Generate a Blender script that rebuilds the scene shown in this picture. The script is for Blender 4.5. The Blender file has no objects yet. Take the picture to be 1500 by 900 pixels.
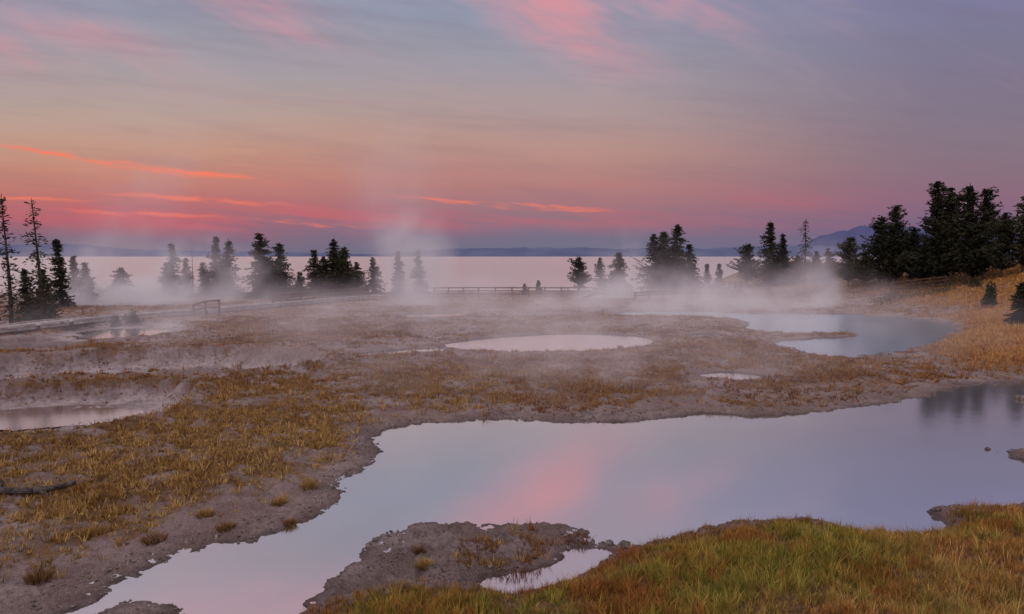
import bpy, bmesh, math, random
import numpy as np
from mathutils import Vector
random.seed(7); rng = np.random.default_rng(7)
scene = bpy.context.scene
col = scene.collection
F = 1000.0; CAMZ = 6.0; TH = math.atan(0.075)

# ------------------------------------------------------------------ helpers
def lin(r, g, b, a=1.0):
    f = lambda c: (c/255/12.92) if c/255 <= 0.04045 else ((c/255+0.055)/1.055)**2.4
    return (f(r), f(g), f(b), a)
def ray(px, py):
    cx = (px-750)/F; cy = (450-py)/F
    return cx, math.cos(TH)+cy*math.sin(TH), -math.sin(TH)+cy*math.cos(TH)
def W(px, py, z=0.0):
    dx, dy, dz = ray(px, py)
    t = (z-CAMZ)/min(dz, -1e-3)
    return dx*t, dy*t
def tag(o, label=None, cat=None, group=None, kind=None):
    if label: o['label'] = label
    if cat: o['category'] = cat
    if group: o['group'] = group
    if kind: o['kind'] = kind
    return o
def empty(name, loc, rz=0.0):
    o = bpy.data.objects.new(name, None); col.objects.link(o)
    o.location = loc; o.rotation_euler = (0, 0, rz); o.empty_display_size = 0.3
    return o
def link(name, me, mat, parent=None):
    o = bpy.data.objects.new(name, me); col.objects.link(o)
    if mat: me.materials.append(mat)
    if parent: o.parent = parent
    return o
def mesh_np(name, V, faces, smooth=False):
    me = bpy.data.meshes.new(name)
    V = np.asarray(V, dtype=np.float32)
    me.vertices.add(len(V)); me.vertices.foreach_set('co', V.ravel())
    idx = []; starts = []; off = 0
    for f in faces:
        f = np.asarray(f, dtype=np.int32)
        n, k = f.shape
        idx.append(f.ravel()); starts.append(off+np.arange(n, dtype=np.int32)*k); off += n*k
    idx = np.concatenate(idx); starts = np.concatenate(starts)
    me.loops.add(len(idx)); me.loops.foreach_set('vertex_index', idx)
    me.polygons.add(len(starts)); me.polygons.foreach_set('loop_start', starts.astype(np.int32))
    if smooth: me.polygons.foreach_set('use_smooth', np.ones(len(starts), dtype=bool))
    me.update(calc_edges=True)
    return me
def set_col(me, name, C):
    a = me.attributes.new(name, 'FLOAT_COLOR', 'POINT')
    a.data.foreach_set('color', np.asarray(C, dtype=np.float32).ravel())
def vnoise(x, y, seed=0):
    xi = np.floor(x).astype(np.int64); yi = np.floor(y).astype(np.int64)
    fx = x-xi; fy = y-yi
    fx = fx*fx*(3-2*fx); fy = fy*fy*(3-2*fy)
    def h(a, b):
        n = (a*374761393 + b*668265263 + seed*982451653) & 0xffffffff
        n = ((n ^ (n >> 13))*1274126177) & 0xffffffff
        n = n ^ (n >> 16)
        return n.astype(np.float64)/4294967295.0
    a = h(xi, yi); b = h(xi+1, yi); c = h(xi, yi+1); d = h(xi+1, yi+1)
    return (a*(1-fx)+b*fx)*(1-fy)+(c*(1-fx)+d*fx)*fy
def fbm(x, y, octs=3, seed=0):
    s = 0; a = 0.5; tot = 0
    for i in range(octs):
        s = s+a*vnoise(x*2**i+i*17.3, y*2**i-i*9.1, seed+i); tot += a; a *= 0.5
    return s/tot
def sstep(a, b, x):
    t = np.clip((x-a)/(b-a), 0, 1); return t*t*(3-2*t)
def chaikin(p, n=1):
    for _ in range(n):
        q = []
        for i in range(len(p)):
            a = p[i]; b = p[(i+1) % len(p)]
            q.append((a[0]*.75+b[0]*.25, a[1]*.75+b[1]*.25)); q.append((a[0]*.25+b[0]*.75, a[1]*.25+b[1]*.75))
        p = q
    return p
def wpoly(p, n=1):
    return np.array([W(a, b) for a, b in chaikin(p, n)])
def sdf(poly, x, y, margin=6.0):
    out = np.full(x.shape, margin)
    x0, y0 = poly.min(0)-margin; x1, y1 = poly.max(0)+margin
    m = (x > x0) & (x < x1) & (y > y0) & (y < y1)
    px = x[m]; py = y[m]
    if px.size == 0: return out
    d2 = np.full(px.shape, 1e9); ins = np.zeros(px.shape, bool)
    n = len(poly)
    for i in range(n):
        ax, ay = poly[i]; bx, by = poly[(i+1) % n]
        ex = bx-ax; ey = by-ay; l2 = ex*ex+ey*ey+1e-12
        qx = px-ax; qy = py-ay
        t = np.clip((qx*ex+qy*ey)/l2, 0, 1)
        rx = qx-ex*t; ry = qy-ey*t
        d2 = np.minimum(d2, rx*rx+ry*ry)
        c = (ay > py) != (by > py)
        ins ^= c & (px < ex*(py-ay)/(ey if abs(ey) > 1e-12 else 1e-12)+ax)
    d = np.sqrt(d2)
    out[m] = np.minimum(np.where(ins, -d, d), margin)
    return out

# ------------------------------------------------------------------ layout (outlines traced on the ground plane)
P_MAIN = [(40,915),(120,882),(190,852),(270,806),(330,795),(395,787),(440,770),(490,747),(508,727),(503,706),(530,690),
 (550,668),(556,650),(550,638),(585,628),(640,620),(700,616),(765,616),(850,620),(930,620),(985,610),(1050,607),(1130,612),
 (1190,605),(1260,597),(1330,585),(1390,570),(1420,564),(1500,560),(1620,556),(1800,575),(1800,720),(1620,728),(1500,738),
 (1420,742),(1355,738),(1345,752),(1388,766),(1370,780),(1320,776),(1280,782),(1200,766),(1130,760),(1060,770),(1000,784),(940,797),
 (905,798),(880,788),(860,778),(820,765),(740,771),(640,766),(580,776),(530,790),(528,818),(500,840),(472,852),(452,880),(430,915)]
P_SPIT = [(690,852),(760,846),(818,830),(832,806),(880,803),(895,814),(862,836),(795,862),(725,872)]
P_CENTRE = [(640,507),(690,499),(740,494),(820,490),(900,491),(945,495),(962,502),(930,510),(860,515),(780,517),(700,514)]
P_TAIL = [(512,520),(560,515),(610,512),(650,511),(650,514),(600,517),(540,522)]
P_RIGHT = [(880,461),(940,457),(1010,456),(1100,460),(1180,460),(1260,461),(1340,467),(1405,477),(1400,489),(1378,502),(1330,512),
 (1260,523),(1205,523),(1165,513),(1130,503),(1190,497),(1262,493),(1250,487),(1180,490),(1120,487),(1080,480),(1110,472),(1050,466),(960,463)]
P_SMALL = [(1008,551),(1050,546),(1095,548),(1120,553),(1095,558),(1045,557)]
P_LPOND = [(112,490),(150,484),(210,481),(262,484),(245,490),(190,494),(140,495)]
P_LCRATER = [(-120,628),(-120,606),(0,606),(50,602),(110,598),(190,598),(208,604),(180,612),(110,618),(30,624)]
P_LEDGE = [(-150,518),(-150,500),(0,500),(60,496),(105,500),(112,506),(60,512),(0,515)]
P_STRIP = [(565,463),(620,459),(690,459),(700,462),(640,466)]
P_SPOT = [(1005,493),(1025,490),(1045,491),(1040,495),(1015,496)]
CRL = -.45
POOLS = [('main_pool', P_MAIN, 0.0, 1.0, .55), ('shallow_pool', P_SPIT, 0.0, .9, .4), ('round_pool', P_CENTRE, 0.0, .35, .6), ('runoff_pool', P_TAIL, 0.0, .3, .5),
         ('steaming_pool', P_RIGHT, 0.0, 1.5, .9), ('small_pool', P_SMALL, 0.0, .3, .4), ('pond', P_LPOND, 0.0, .4, .6), ('crater_pool', P_LCRATER, CRL, .7, .5),
         ('muddy_pool', P_LEDGE, -.1, .8, .5), ('strip_pool', P_STRIP, 0.0, .4, .6), ('puddle', P_SPOT, 0.0, .2, .4)]
def cpoly(n, p):
    return np.array([W(a, b, CRL if n == 'crater_pool' else 0.0) for a, b in chaikin(p, 1)])
POOLW = [(n, cpoly(n, p), lv, amp, bw) for n, p, lv, amp, bw in POOLS]
ISL = [wpoly([(1462,668),(1480,658),(1520,654),(1600,655),(1600,682),(1510,680),(1480,674)]),
       wpoly([(135,908),(160,890),(215,884),(262,886),(250,915)])]
SPITA = wpoly([(430,915),(452,880),(500,840),(528,810),(540,785),(640,762),(820,762),(880,785),(905,800),(830,830),(760,850),(690,860),(560,880)])
CR = [(wpoly([(-200,592),(0,576),(120,567),(230,564),(290,578),(276,598),(218,616),(100,640),(-200,662)]), .66, .6),
      (wpoly([(-250,548),(0,526),(150,519),(330,512),(450,520),(490,534),(410,550),(250,551),(120,559),(0,567),(-250,590)]), .95, 1.0),
      (wpoly([(60,500),(110,480),(270,474),(300,484),(250,498),(150,504)]), .12, 1.2)]
FG = wpoly([(420,915),(500,888),(600,864),(690,874),(790,872),(870,845),(925,805),(1000,788),(1060,774),(1130,764),(1200,770),(1290,787),
            (1385,784),(1405,758),(1500,742),(1800,730),(2600,1400),(0,1400)])
RMOUND = wpoly([(1330,500),(1350,470),(1420,452),(1500,446),(1800,440),(1800,556),(1500,554),(1420,552),(1360,535)])
GR = [(wpoly([(-100,650),(0,640),(150,622),(230,598),(300,560),(420,548),(520,560),(545,600),(540,640),(515,680),(430,702),(380,728),(300,750),(200,785),(70,838),(0,850),(-200,880)]), 1.0, 1.6),
      (wpoly([(480,560),(600,535),(850,520),(1000,505),(1090,492),(1240,520),(1320,545),(1360,566),(1200,588),(1000,598),(850,603),(640,603),(570,606),(530,590)]), 1.0, 4.0),
      (wpoly([(250,478),(400,466),(560,470),(650,480),(640,498),(520,508),(330,514),(230,508),(320,494)]), .95, 6.0),
      (wpoly([(-100,590),(0,576),(110,562),(260,552),(300,566),(120,570),(0,580)]), .85, 1.0),
      (wpoly([(-100,540),(0,528),(150,515),(240,503),(150,505),(0,518),(-100,524)]), .85, 1.5),
      (wpoly([(640,486),(900,480),(1080,492),(1060,512),(960,518),(800,524),(650,520)]), .85, 4.0),
      (wpoly([(440,460),(600,446),(900,440),(1200,436),(1200,448),(850,452),(600,455)]), .6, 6.0)]
SPITP = wpoly([(640,800),(720,782),(830,776),(865,788),(820,812),(815,835),(740,848),(680,845),(620,850)])

def fields(x, y, full=False):
    dist = np.hypot(x, y)
    n1 = fbm(x*.8, y*.8, 3, 1); n2 = fbm(x*3.3, y*3.3, 3, 5)
    wob = ((n1-.5)*.6+(n2-.5)*.45)*(.7+dist*.014)
    big = fbm(x*.22, y*.22, 3, 11)
    z = .15+(big-.5)*.46+(fbm(x*1.6, y*1.6, 3, 21)-.5)*.22
    spa = sstep(-.1, .5, -sdf(SPITA, x, y, 3.0))
    z = z*(1-.5*spa)
    fg = -sdf(FG, x, y, 3.0)
    z = z+.18*sstep(.1, 1.8, fg)
    rm = -sdf(RMOUND, x, y, 8.0)
    z = z+.75*sstep(-.5, 7, rm)
    hx = x+(fbm(x*.07, y*.07, 2, 31)-.5)*10
    hill = 4.5*sstep(41, 69, hx)
    z = z+hill+(fbm(x*.3, y*.3, 2, 33)-.5)*.8*sstep(42, 55, hx)
    kr = np.zeros_like(x)
    for poly, dep, sw in CR:
        s = -sdf(poly, x, y, 6.0)+wob*.9
        a = sstep(-.15, sw, s)
        z = z-dep*a; kr = np.maximum(kr, a)
        z = z+.2*np.exp(-((s+.35)/.45)**2)
    z = np.maximum(z, np.where(kr > .3, -.85, .05))
    sw_all = np.full(x.shape, 6.0); per = []
    isl = np.full(x.shape, 6.0)
    for p in ISL: isl = np.minimum(isl, sdf(p, x, y, 6.0))
    for i, (n, poly, lv, amp, bw) in enumerate(POOLW):
        s = sdf(poly, x, y, 6.0)
        if i == 0: s = np.maximum(s, -isl)
        s = s+wob*amp
        w = np.exp(-np.maximum(s, 0)/bw)
        z = np.where(s < 0, lv-.4*(1-np.exp(np.minimum(s, 0)/.6)), z*(1-w)+lv*w)
        sw_all = np.minimum(sw_all, s); per.append(s)
    crumb = (fbm(x*7, y*7, 2, 41)-.5)*.12+(fbm(x*20, y*20, 2, 43)-.5)*.06
    z = z+crumb*sstep(-.25, .35, sw_all)*np.clip(1.3-dist/60, .3, 1)*(1+.6*spa)
    edge = 109+60*sstep(22, 60, x)+(fbm(x*.06, x*0+3, 2, 51)-.5)*8
    t = sstep(0, 1, (y-edge)/26)
    z = z*(1-t)-6*t
    g = np.zeros_like(x)
    for poly, st, so in GR:
        g = np.maximum(g, st*sstep(-so*.8, so, -sdf(poly, x, y, 6.0)+wob*2.2))
    pat = fbm(x*.45, y*.45, 4, 61); pat2 = fbm(x*1.3, y*1.3, 3, 63)
    g = g*(.25+.75*sstep(.27, .5, pat+.08*g))*(.4+.6*sstep(.33, .54, pat2))
    g = np.maximum(g, .8*sstep(.42, .56, fbm(x*.22, y*.5, 4, 71))*sstep(16, 30, dist)*(.25+.75*sstep(.4, .56, pat2)))
    g = np.maximum(g, .12*sstep(18, 30, dist))
    orange = np.maximum(sstep(-1.5, 4, rm), sstep(41, 50, hx)*(dist < 180)*(1-.75*sstep(72, 92, y)))
    g = np.maximum(g, np.maximum(orange, sstep(41, 50, hx)*(dist < 180))*sstep(.2, .5, pat+.12))
    g = np.maximum(g, sstep(0, .5, fg))
    sp = sstep(-.1, .4, -sdf(SPITP, x, y, 2.0)+wob)*.7*sstep(.42, .56, n2)
    g = np.maximum(g, sp)
    g = g*sstep(.12, .9+.9*n1, sw_all+.4*spa)*(1-.9*kr)*(1-t)
    g = np.where(fg > 0, np.maximum(g, sstep(.02, .25, sw_all)*sstep(0, .3, fg)), g)
    if full: return z, g, sw_all, orange, spa, kr, per
    return z, g, sw_all, orange, fg
def hz(x, y):
    return float(fields(np.array([x], float), np.array([y], float))[0][0])
TS = np.geomspace(9, 220, 2500)
def hit(px, py):
    dx, dy, dz = ray(px, py)
    x = dx*TS; y = dy*TS; zr = CAMZ+dz*TS
    z = fields(x, y)[0]
    k = np.nonzero(z >= zr)[0]
    if len(k) == 0 or z[k[0]] < -1.2:
        yy = 110.0; xx = dx/dy*yy
        return xx, yy, hz(xx, yy)
    k = k[0]; return float(x[k]), float(y[k]), float(z[k])

# ------------------------------------------------------------------ node helpers
class G:
    def __init__(s, nt): s.nt = nt
    def new(s, t): return s.nt.nodes.new(t)
    def put(s, sock, v):
        if isinstance(v, bpy.types.NodeSocket): s.nt.links.new(v, sock)
        else: sock.default_value = v
    def m(s, op, *a, clamp=False):
        n = s.new('ShaderNodeMath'); n.operation = op; n.use_clamp = clamp
        for i, v in enumerate(a): s.put(n.inputs[i], v)
        return n.outputs[0]
    def add(s, a, b): return s.m('ADD', a, b)
    def sub(s, a, b): return s.m('SUBTRACT', a, b)
    def mul(s, a, b): return s.m('MULTIPLY', a, b)
    def sq(s, a): return s.m('MULTIPLY', a, a)
    def comb(s, x, y, z=0.0):
        n = s.new('ShaderNodeCombineXYZ')
        for i, v in enumerate((x, y, z)): s.put(n.inputs[i], v)
        return n.outputs[0]
    def sep(s, v):
        n = s.new('ShaderNodeSeparateXYZ'); s.put(n.inputs[0], v); return n.outputs
    def noise(s, vec, scale, detail=4, rough=.55, dist=0.0):
        n = s.new('ShaderNodeTexNoise'); s.put(n.inputs['Vector'], vec)
        n.inputs['Scale'].default_value = scale; n.inputs['Detail'].default_value = detail
        n.inputs['Roughness'].default_value = rough; n.inputs['Distortion'].default_value = dist
        return n.outputs[0]
    def ss(s, v, a, b, lo=0.0, hi=1.0):
        n = s.new('ShaderNodeMapRange'); n.interpolation_type = 'SMOOTHSTEP'
        s.put(n.inputs['Value'], v); n.inputs['From Min'].default_value = a; n.inputs['From Max'].default_value = b
        n.inputs['To Min'].default_value = lo; n.inputs['To Max'].default_value = hi
        return n.outputs[0]
    def mix(s, f, a, b, mode='MIX'):
        n = s.new('ShaderNodeMixRGB'); n.blend_type = mode
        s.put(n.inputs[0], f); s.put(n.inputs[1], a); s.put(n.inputs[2], b)
        return n.outputs[0]
    def ramp(s, f, els):
        n = s.new('ShaderNodeValToRGB'); s.put(n.inputs[0], f)
        e = n.color_ramp.elements
        while len(e) > 1: e.remove(e[-1])
        e[0].position = els[0][0]; e[0].color = els[0][1]
        for p, c in els[1:]:
            k = e.new(p); k.color = c
        return n.outputs[0]
def material(name):
    m = bpy.data.materials.new(name); m.use_nodes = True
    m.node_tree.nodes.clear()
    g = G(m.node_tree)
    out = g.new('ShaderNodeOutputMaterial')
    return m, g, out
def principled(g, out, colr, rough=.9, spec=.2, bump=None, bstr=.5, bdist=.05):
    p = g.new('ShaderNodeBsdfPrincipled')
    g.put(p.inputs['Base Color'], colr); g.put(p.inputs['Roughness'], rough)
    p.inputs['Specular IOR Level'].default_value = spec
    if bump is not None:
        b = g.new('ShaderNodeBump'); b.inputs['Strength'].default_value = bstr; b.inputs['Distance'].default_value = bdist
        g.put(b.inputs['Height'], bump); g.nt.links.new(b.outputs[0], p.inputs['Normal'])
    g.nt.links.new(p.outputs[0], out.inputs['Surface'])
    return p

# ------------------------------------------------------------------ world: dusk sky
wd = bpy.data.worlds.new('World'); scene.world = wd; wd.use_nodes = True
wd.node_tree.nodes.clear(); g = G(wd.node_tree)
tc = g.new('ShaderNodeTexCoord').outputs['Generated']
sx, sy, sz = g.sep(tc)
ay = g.m('SQRT', g.add(g.mul(sy, sy), .03))
u = g.m('DIVIDE', sx, ay); v0 = g.m('DIVIDE', g.m('MAXIMUM', sz, 0.0), ay)
VM = 1.6
wrp = g.noise(g.comb(g.mul(u, 1.6), g.mul(v0, 5.0)), 1.0, 1)
v = g.m('MAXIMUM', g.add(v0, g.mul(g.sub(wrp, .5), g.mul(v0, .2))), 0.0)
fac = g.m('DIVIDE', v, VM, clamp=True)
def R(els): return [(p/VM, lin(*c)) for p, c in els]
TOP = [(.62,(174,169,184)),(1.0,(228,216,220)),(1.6,(246,236,236))]
left = g.ramp(fac, R([(0,(112,104,126)),(.025,(122,102,122)),(.05,(152,100,116)),(.08,(182,110,110)),(.115,(196,130,114)),(.15,(195,147,127)),(.195,(184,157,146)),(.255,(166,156,160)),(.335,(149,150,168)),(.44,(158,152,164))]+TOP))
cent = g.ramp(fac, R([(0,(108,110,130)),(.03,(116,108,130)),(.06,(150,112,124)),(.1,(178,124,121)),(.15,(183,142,133)),(.2,(174,150,148)),(.27,(158,152,163)),(.345,(145,152,172)),(.44,(152,151,167))]+TOP))
righ = g.ramp(fac, R([(0,(112,100,130)),(.04,(118,96,125)),(.08,(138,102,121)),(.14,(134,112,125)),(.2,(129,116,134)),(.28,(124,119,143)),(.37,(126,123,160)),(.46,(138,135,164))]+TOP))
c = g.mix(g.ss(u, -.55, .05), left, cent)
c = g.mix(g.ss(u, .05, .65), c, righ)
nA = g.noise(g.comb(g.mul(u, 2.6), g.mul(g.add(v0, g.mul(u, .42)), 10.0)), 1.0, 4, .62)
nB = g.noise(g.comb(g.mul(u, 3.0), g.mul(g.add(v0, g.mul(u, .10)), 34.0), 3.7), 1.0, 4, .62)
nC = g.noise(g.comb(g.mul(u, 12.0), g.mul(g.add(v0, g.mul(u, .14)), 90.0), 9.7), 1.0, 3, .6)
wv = g.sub(g.noise(g.comb(g.mul(u, 5.0), g.mul(v0, 6.0), 5.0), 1.0, 1), .5)
wf = g.sub(g.noise(g.comb(g.mul(u, 20.0), g.mul(v0, 40.0), 8.0), 1.0, 2), .5)
VH = g.add(g.add(v0, g.mul(wv, .06)), g.mul(wf, .03)); VL = g.add(g.add(v0, g.mul(wv, .014)), g.mul(wf, .012))
def blob(V_, uc, vc, sl, lu, lw):
    du = g.m('MULTIPLY_ADD', u, 1/(2*lu), -uc/(2*lu))
    dv = g.m('MULTIPLY_ADD', u, -sl/(2*lw), (sl*uc-vc)/(2*lw))
    dv = g.m('MULTIPLY_ADD', V_, 1/(2*lw), dv)
    r2 = g.m('MULTIPLY_ADD', du, du, g.sq(dv))
    k = g.m('SUBTRACT', 1.0, r2, clamp=True)
    return g.m('MULTIPLY', g.sq(k), k)
hi = None
for uc, vc, sl_, lu, lw, st in [(.06,.335,-.42,.12,.042,1.0),(.20,.36,-.25,.13,.03,.5),(-.40,.355,-.3,.16,.036,.7),(-.74,.285,-.25,.11,.026,.75),(-.60,.30,-.3,.12,.03,.4),
                               (-.05,.44,-.2,.35,.06,.22),(-.45,.56,-.2,.3,.06,.5)]:
    b = g.mul(blob(VH, uc, vc, sl_, lu, lw), st)
    hi = b if hi is None else g.add(hi, b)
hi = g.mul(hi, g.ss(nA, .30, .66))
hi = g.m('MINIMUM', hi, .8)
c = g.mix(hi, c, lin(222,146,152))
c = g.mix(g.mul(g.ss(nA, .5, .72), g.mul(g.ss(v0, .13, .3), .2)), c, lin(200,158,166))
c = g.mix(g.mul(g.ss(nA, .55, .35), g.mul(g.ss(v0, .2, .4), .22)), c, lin(116,118,138))
c = g.mix(g.mul(g.ss(nB, .42, .7), g.mul(g.ss(v0, .03, .1), .18)), c, lin(118,102,120))
lo = g.add(g.mul(blob(v0, -.5, .055, -.03, .34, .022), .55), g.mul(blob(v0, .05, .055, -.02, .35, .018), .35))
lo = g.add(lo, g.mul(blob(v0, .36, .075, 0.0, .16, .018), .25))
lo = g.mul(lo, g.ss(nB, .36, .62))
c = g.mix(g.m('MINIMUM', lo, .7), c, lin(214,96,100))
st = None
for uc, vc, sl_, lu, lw, s in [(-.62,.141,-.14,.09,.003,1.0),(-.46,.117,-.12,.09,.0042,1.0),(-.08,.076,-.13,.07,.0028,.85),(.02,.070,-.05,.09,.0024,.8),
                              (-.46,.080,-.08,.11,.0034,.75),(-.70,.083,-.03,.08,.0025,.65),(-.30,.045,-.06,.07,.0025,.65),(-.52,.060,-.05,.10,.0032,.6),(.09,.063,-.03,.05,.0022,.6)]:
    b = g.mul(blob(VL, uc, vc, sl_, lu, lw), s)
    st = b if st is None else g.m('MAXIMUM', st, b)
st = g.mul(st, g.ss(nC, .30, .55))
c = g.mix(st, c, lin(246,124,96))
sky = g.new('ShaderNodeTexSky'); sky.sky_type = 'NISHITA'; sky.sun_disc = False
sky.sun_elevation = math.radians(38); sky.sun_rotation = math.radians(205)
c = g.mix(.001, c, sky.outputs[0], 'ADD')
bg = g.new('ShaderNodeBackground'); g.put(bg.inputs[0], c); bg.inputs[1].default_value = 1.02
wo = g.new('ShaderNodeOutputWorld'); g.nt.links.new(bg.outputs[0], wo.inputs[0])

sl = bpy.data.lights.new('soft_fill', 'SUN'); sl.energy = .7; sl.angle = math.radians(30); sl.color = (1, .86, .82)  # added soft fill from behind the camera; the dusk sun is below the horizon
so = bpy.data.objects.new('soft_fill', sl); col.objects.link(so)
so.rotation_euler = (math.radians(52), 0, math.radians(-25)); so.location = (0, 0, 60)

# ------------------------------------------------------------------ materials
def attr(g, name):
    n = g.new('ShaderNodeAttribute'); n.attribute_name = name; return n.outputs['Color']
GROUND, g, out = material('clay_ground')
pos = g.new('ShaderNodeNewGeometry').outputs['Position']
an = g.new('ShaderNodeAttribute'); an.attribute_name = 'zone'
zr, zg, zb = g.sep(an.outputs['Color']); za = an.outputs['Alpha']
n1 = g.noise(pos, .7, 4, .6); n2 = g.noise(pos, 5, 3, .65); n3 = g.noise(pos, 26, 3, .7); n0 = g.noise(pos, .16, 3, .6)
clay = g.mix(g.ss(n1, .35, .65), (.18,.122,.122,1), (.35,.27,.28,1))
clay = g.mix(g.ss(n0, .38, .6, 0, .55), clay, (.22,.14,.118,1))
clay = g.mix(za, clay, g.mix(g.ss(n1, .35, .6), (.29,.235,.255,1), (.48,.40,.425,1)))
clay = g.mix(g.ss(n2, .4, .7, 0, .6), clay, (.14,.095,.09,1))
clay = g.mix(g.ss(n3, .5, .68, 0, .6), clay, (.42,.345,.355,1))
soil = g.mix(g.ss(n2, .35, .65), (.08,.043,.026,1), (.22,.115,.057,1))
soil = g.mix(g.ss(n3, .45, .7, 0, .6), soil, (.27,.165,.085,1))
soilo = g.mix(g.ss(n2, .35, .65), (.17,.08,.03,1), (.36,.185,.07,1))
soil = g.mix(zb, soil, soilo)
gf = g.ss(g.add(zr, g.mul(g.sub(n2, .5), 1.3)), .25, .85)
base = g.mix(gf, clay, soil)
wet = g.m('MULTIPLY', zg, g.ss(n2, .25, .6, .65, 1.0))
base = g.mix(wet, base, (.32,.28,.285,1), 'MULTIPLY')
rough = g.m('SUBTRACT', .95, g.mul(wet, .4))
bmp = g.add(g.mul(n2, .6), g.mul(n3, .5))
principled(g, out, base, rough, .3, bmp, 1.0, .16)

def water_mat(name, tint, rough, base, ripple, rscale, rmin):
    m, g, out = material(name)
    pos = g.new('ShaderNodeNewGeometry').outputs['Position']
    gl = g.new('ShaderNodeBsdfGlossy'); gl.inputs['Color'].default_value = tint; gl.inputs['Roughness'].default_value = rough
    df = g.new('ShaderNodeBsdfDiffuse')
    bed = g.noise(pos, .5, 3, .6)
    g.put(df.inputs['Color'], g.mix(g.ss(bed, .3, .7), (base[0]*.6, base[1]*.6, base[2]*.6, 1), base))
    bn = g.noise(pos, rscale, 2, .5)
    b = g.new('ShaderNodeBump'); b.inputs['Strength'].default_value = ripple; b.inputs['Distance'].default_value = .02
    g.put(b.inputs['Height'], bn); g.nt.links.new(b.outputs[0], gl.inputs['Normal'])
    fr = g.new('ShaderNodeFresnel'); fr.inputs['IOR'].default_value = 1.333
    f = g.m('ADD', g.mul(fr.outputs[0], .95-rmin), rmin, clamp=True)
    mx = g.new('ShaderNodeMixShader'); g.put(mx.inputs[0], f)
    g.nt.links.new(df.outputs[0], mx.inputs[1]); g.nt.links.new(gl.outputs[0], mx.inputs[2])
    g.nt.links.new(mx.outputs[0], out.inputs['Surface'])
    return m
POOL = water_mat('pool_water', (.90,.90,.89,1), .10, (.36,.33,.34,1), .13, .8, .47)
SPRING = water_mat('milky_spring_water', (.84,.93,1,1), .2, (.18,.37,.54,1), .12, 1.6, .33)
CENTREW = water_mat('pale_spring_water', (.96,.93,.94,1), .2, (.46,.42,.46,1), .12, 1.6, .5)
CRATER = water_mat('clay_crater_water', (.93,.87,.87,1), .15, (.42,.32,.31,1), .15, 2.5, .35)
LAKE = water_mat('lake_water', (.90,.83,.84,1), .30, (.25,.23,.26,1), .4, .5, .8)

def leafy(name):
    m, g, out = material(name)
    c = attr(g, 'tint')
    d = g.new('ShaderNodeBsdfDiffuse'); g.put(d.inputs[0], c)
    g.nt.links.new(d.outputs[0], out.inputs['Surface']); return m
GRASS = leafy('dry_grass')
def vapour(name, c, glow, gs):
    # scattering plus a faint added glow inside the vapour (stands for multiple scattering)
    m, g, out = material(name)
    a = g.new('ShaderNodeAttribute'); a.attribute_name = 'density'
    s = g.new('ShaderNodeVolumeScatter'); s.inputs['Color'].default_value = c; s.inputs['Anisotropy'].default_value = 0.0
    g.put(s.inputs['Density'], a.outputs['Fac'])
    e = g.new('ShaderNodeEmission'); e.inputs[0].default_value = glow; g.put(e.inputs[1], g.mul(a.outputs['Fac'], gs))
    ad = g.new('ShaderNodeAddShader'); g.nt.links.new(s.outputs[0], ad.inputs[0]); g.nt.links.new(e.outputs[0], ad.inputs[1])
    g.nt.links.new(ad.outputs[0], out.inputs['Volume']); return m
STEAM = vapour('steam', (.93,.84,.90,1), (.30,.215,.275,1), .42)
UNLIT_STEAM = vapour('unlit_steam', (.24,.175,.23,1), (.15,.085,.12,1), .2)  # unlit steam: its shade is put into a darker scatter colour
def simple(name, c1, c2, scale, rough=.9, bstr=.5):
    m, g, out = material(name)
    tcx = g.new('ShaderNodeTexCoord').outputs['Object']
    n = g.noise(tcx, scale, 3, .65)
    oi = g.new('ShaderNodeObjectInfo').outputs['Random']
    cc = g.mix(g.ss(n, .3, .7), c1, c2)
    cc = g.mix(g.mul(oi, .35), cc, (c1[0]*.6, c1[1]*.6, c1[2]*.6, 1))
    if bstr: principled(g, out, cc, rough, .15, n, bstr, .03)
    else:
        d = g.new('ShaderNodeBsdfDiffuse'); g.put(d.inputs[0], cc); g.nt.links.new(d.outputs[0], out.inputs['Surface'])
    return m
NEEDLE = simple('dark_needles', (.022,.026,.02,1), (.075,.076,.05,1), .9, bstr=0)
NEEDLE2 = simple('olive_needles', (.03,.034,.022,1), (.095,.09,.055,1), .9, bstr=0)
BUSHM = simple('grey_green_leaves', (.02,.028,.018,1), (.07,.075,.045,1), 3, bstr=0)
BARK = simple('grey_bark', (.035,.026,.022,1), (.11,.085,.07,1), 4)
DEAD = simple('dead_wood', (.07,.055,.05,1), (.2,.165,.15,1), 4)
WOOD = simple('weathered_planks', (.28,.24,.24,1), (.50,.44,.45,1), 2.5)
WOODB = simple('brown_timber', (.07,.04,.028,1), (.15,.088,.058,1), 3)
LOGM = simple('charred_log', (.03,.024,.024,1), (.13,.105,.10,1), 6)
ROCK = simple('grey_rock', (.07,.055,.055,1), (.22,.18,.18,1), 5)
HILLM = simple('hazy_forested_hills', (.115,.135,.25,1), (.16,.18,.30,1), .002, bstr=0)  # blue haze of distance mixed into the base colour
MOUNT = simple('hazy_mountain', (.085,.095,.21,1), (.12,.125,.25,1), .001, bstr=0)  # aerial haze painted in as a bluish base colour

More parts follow.
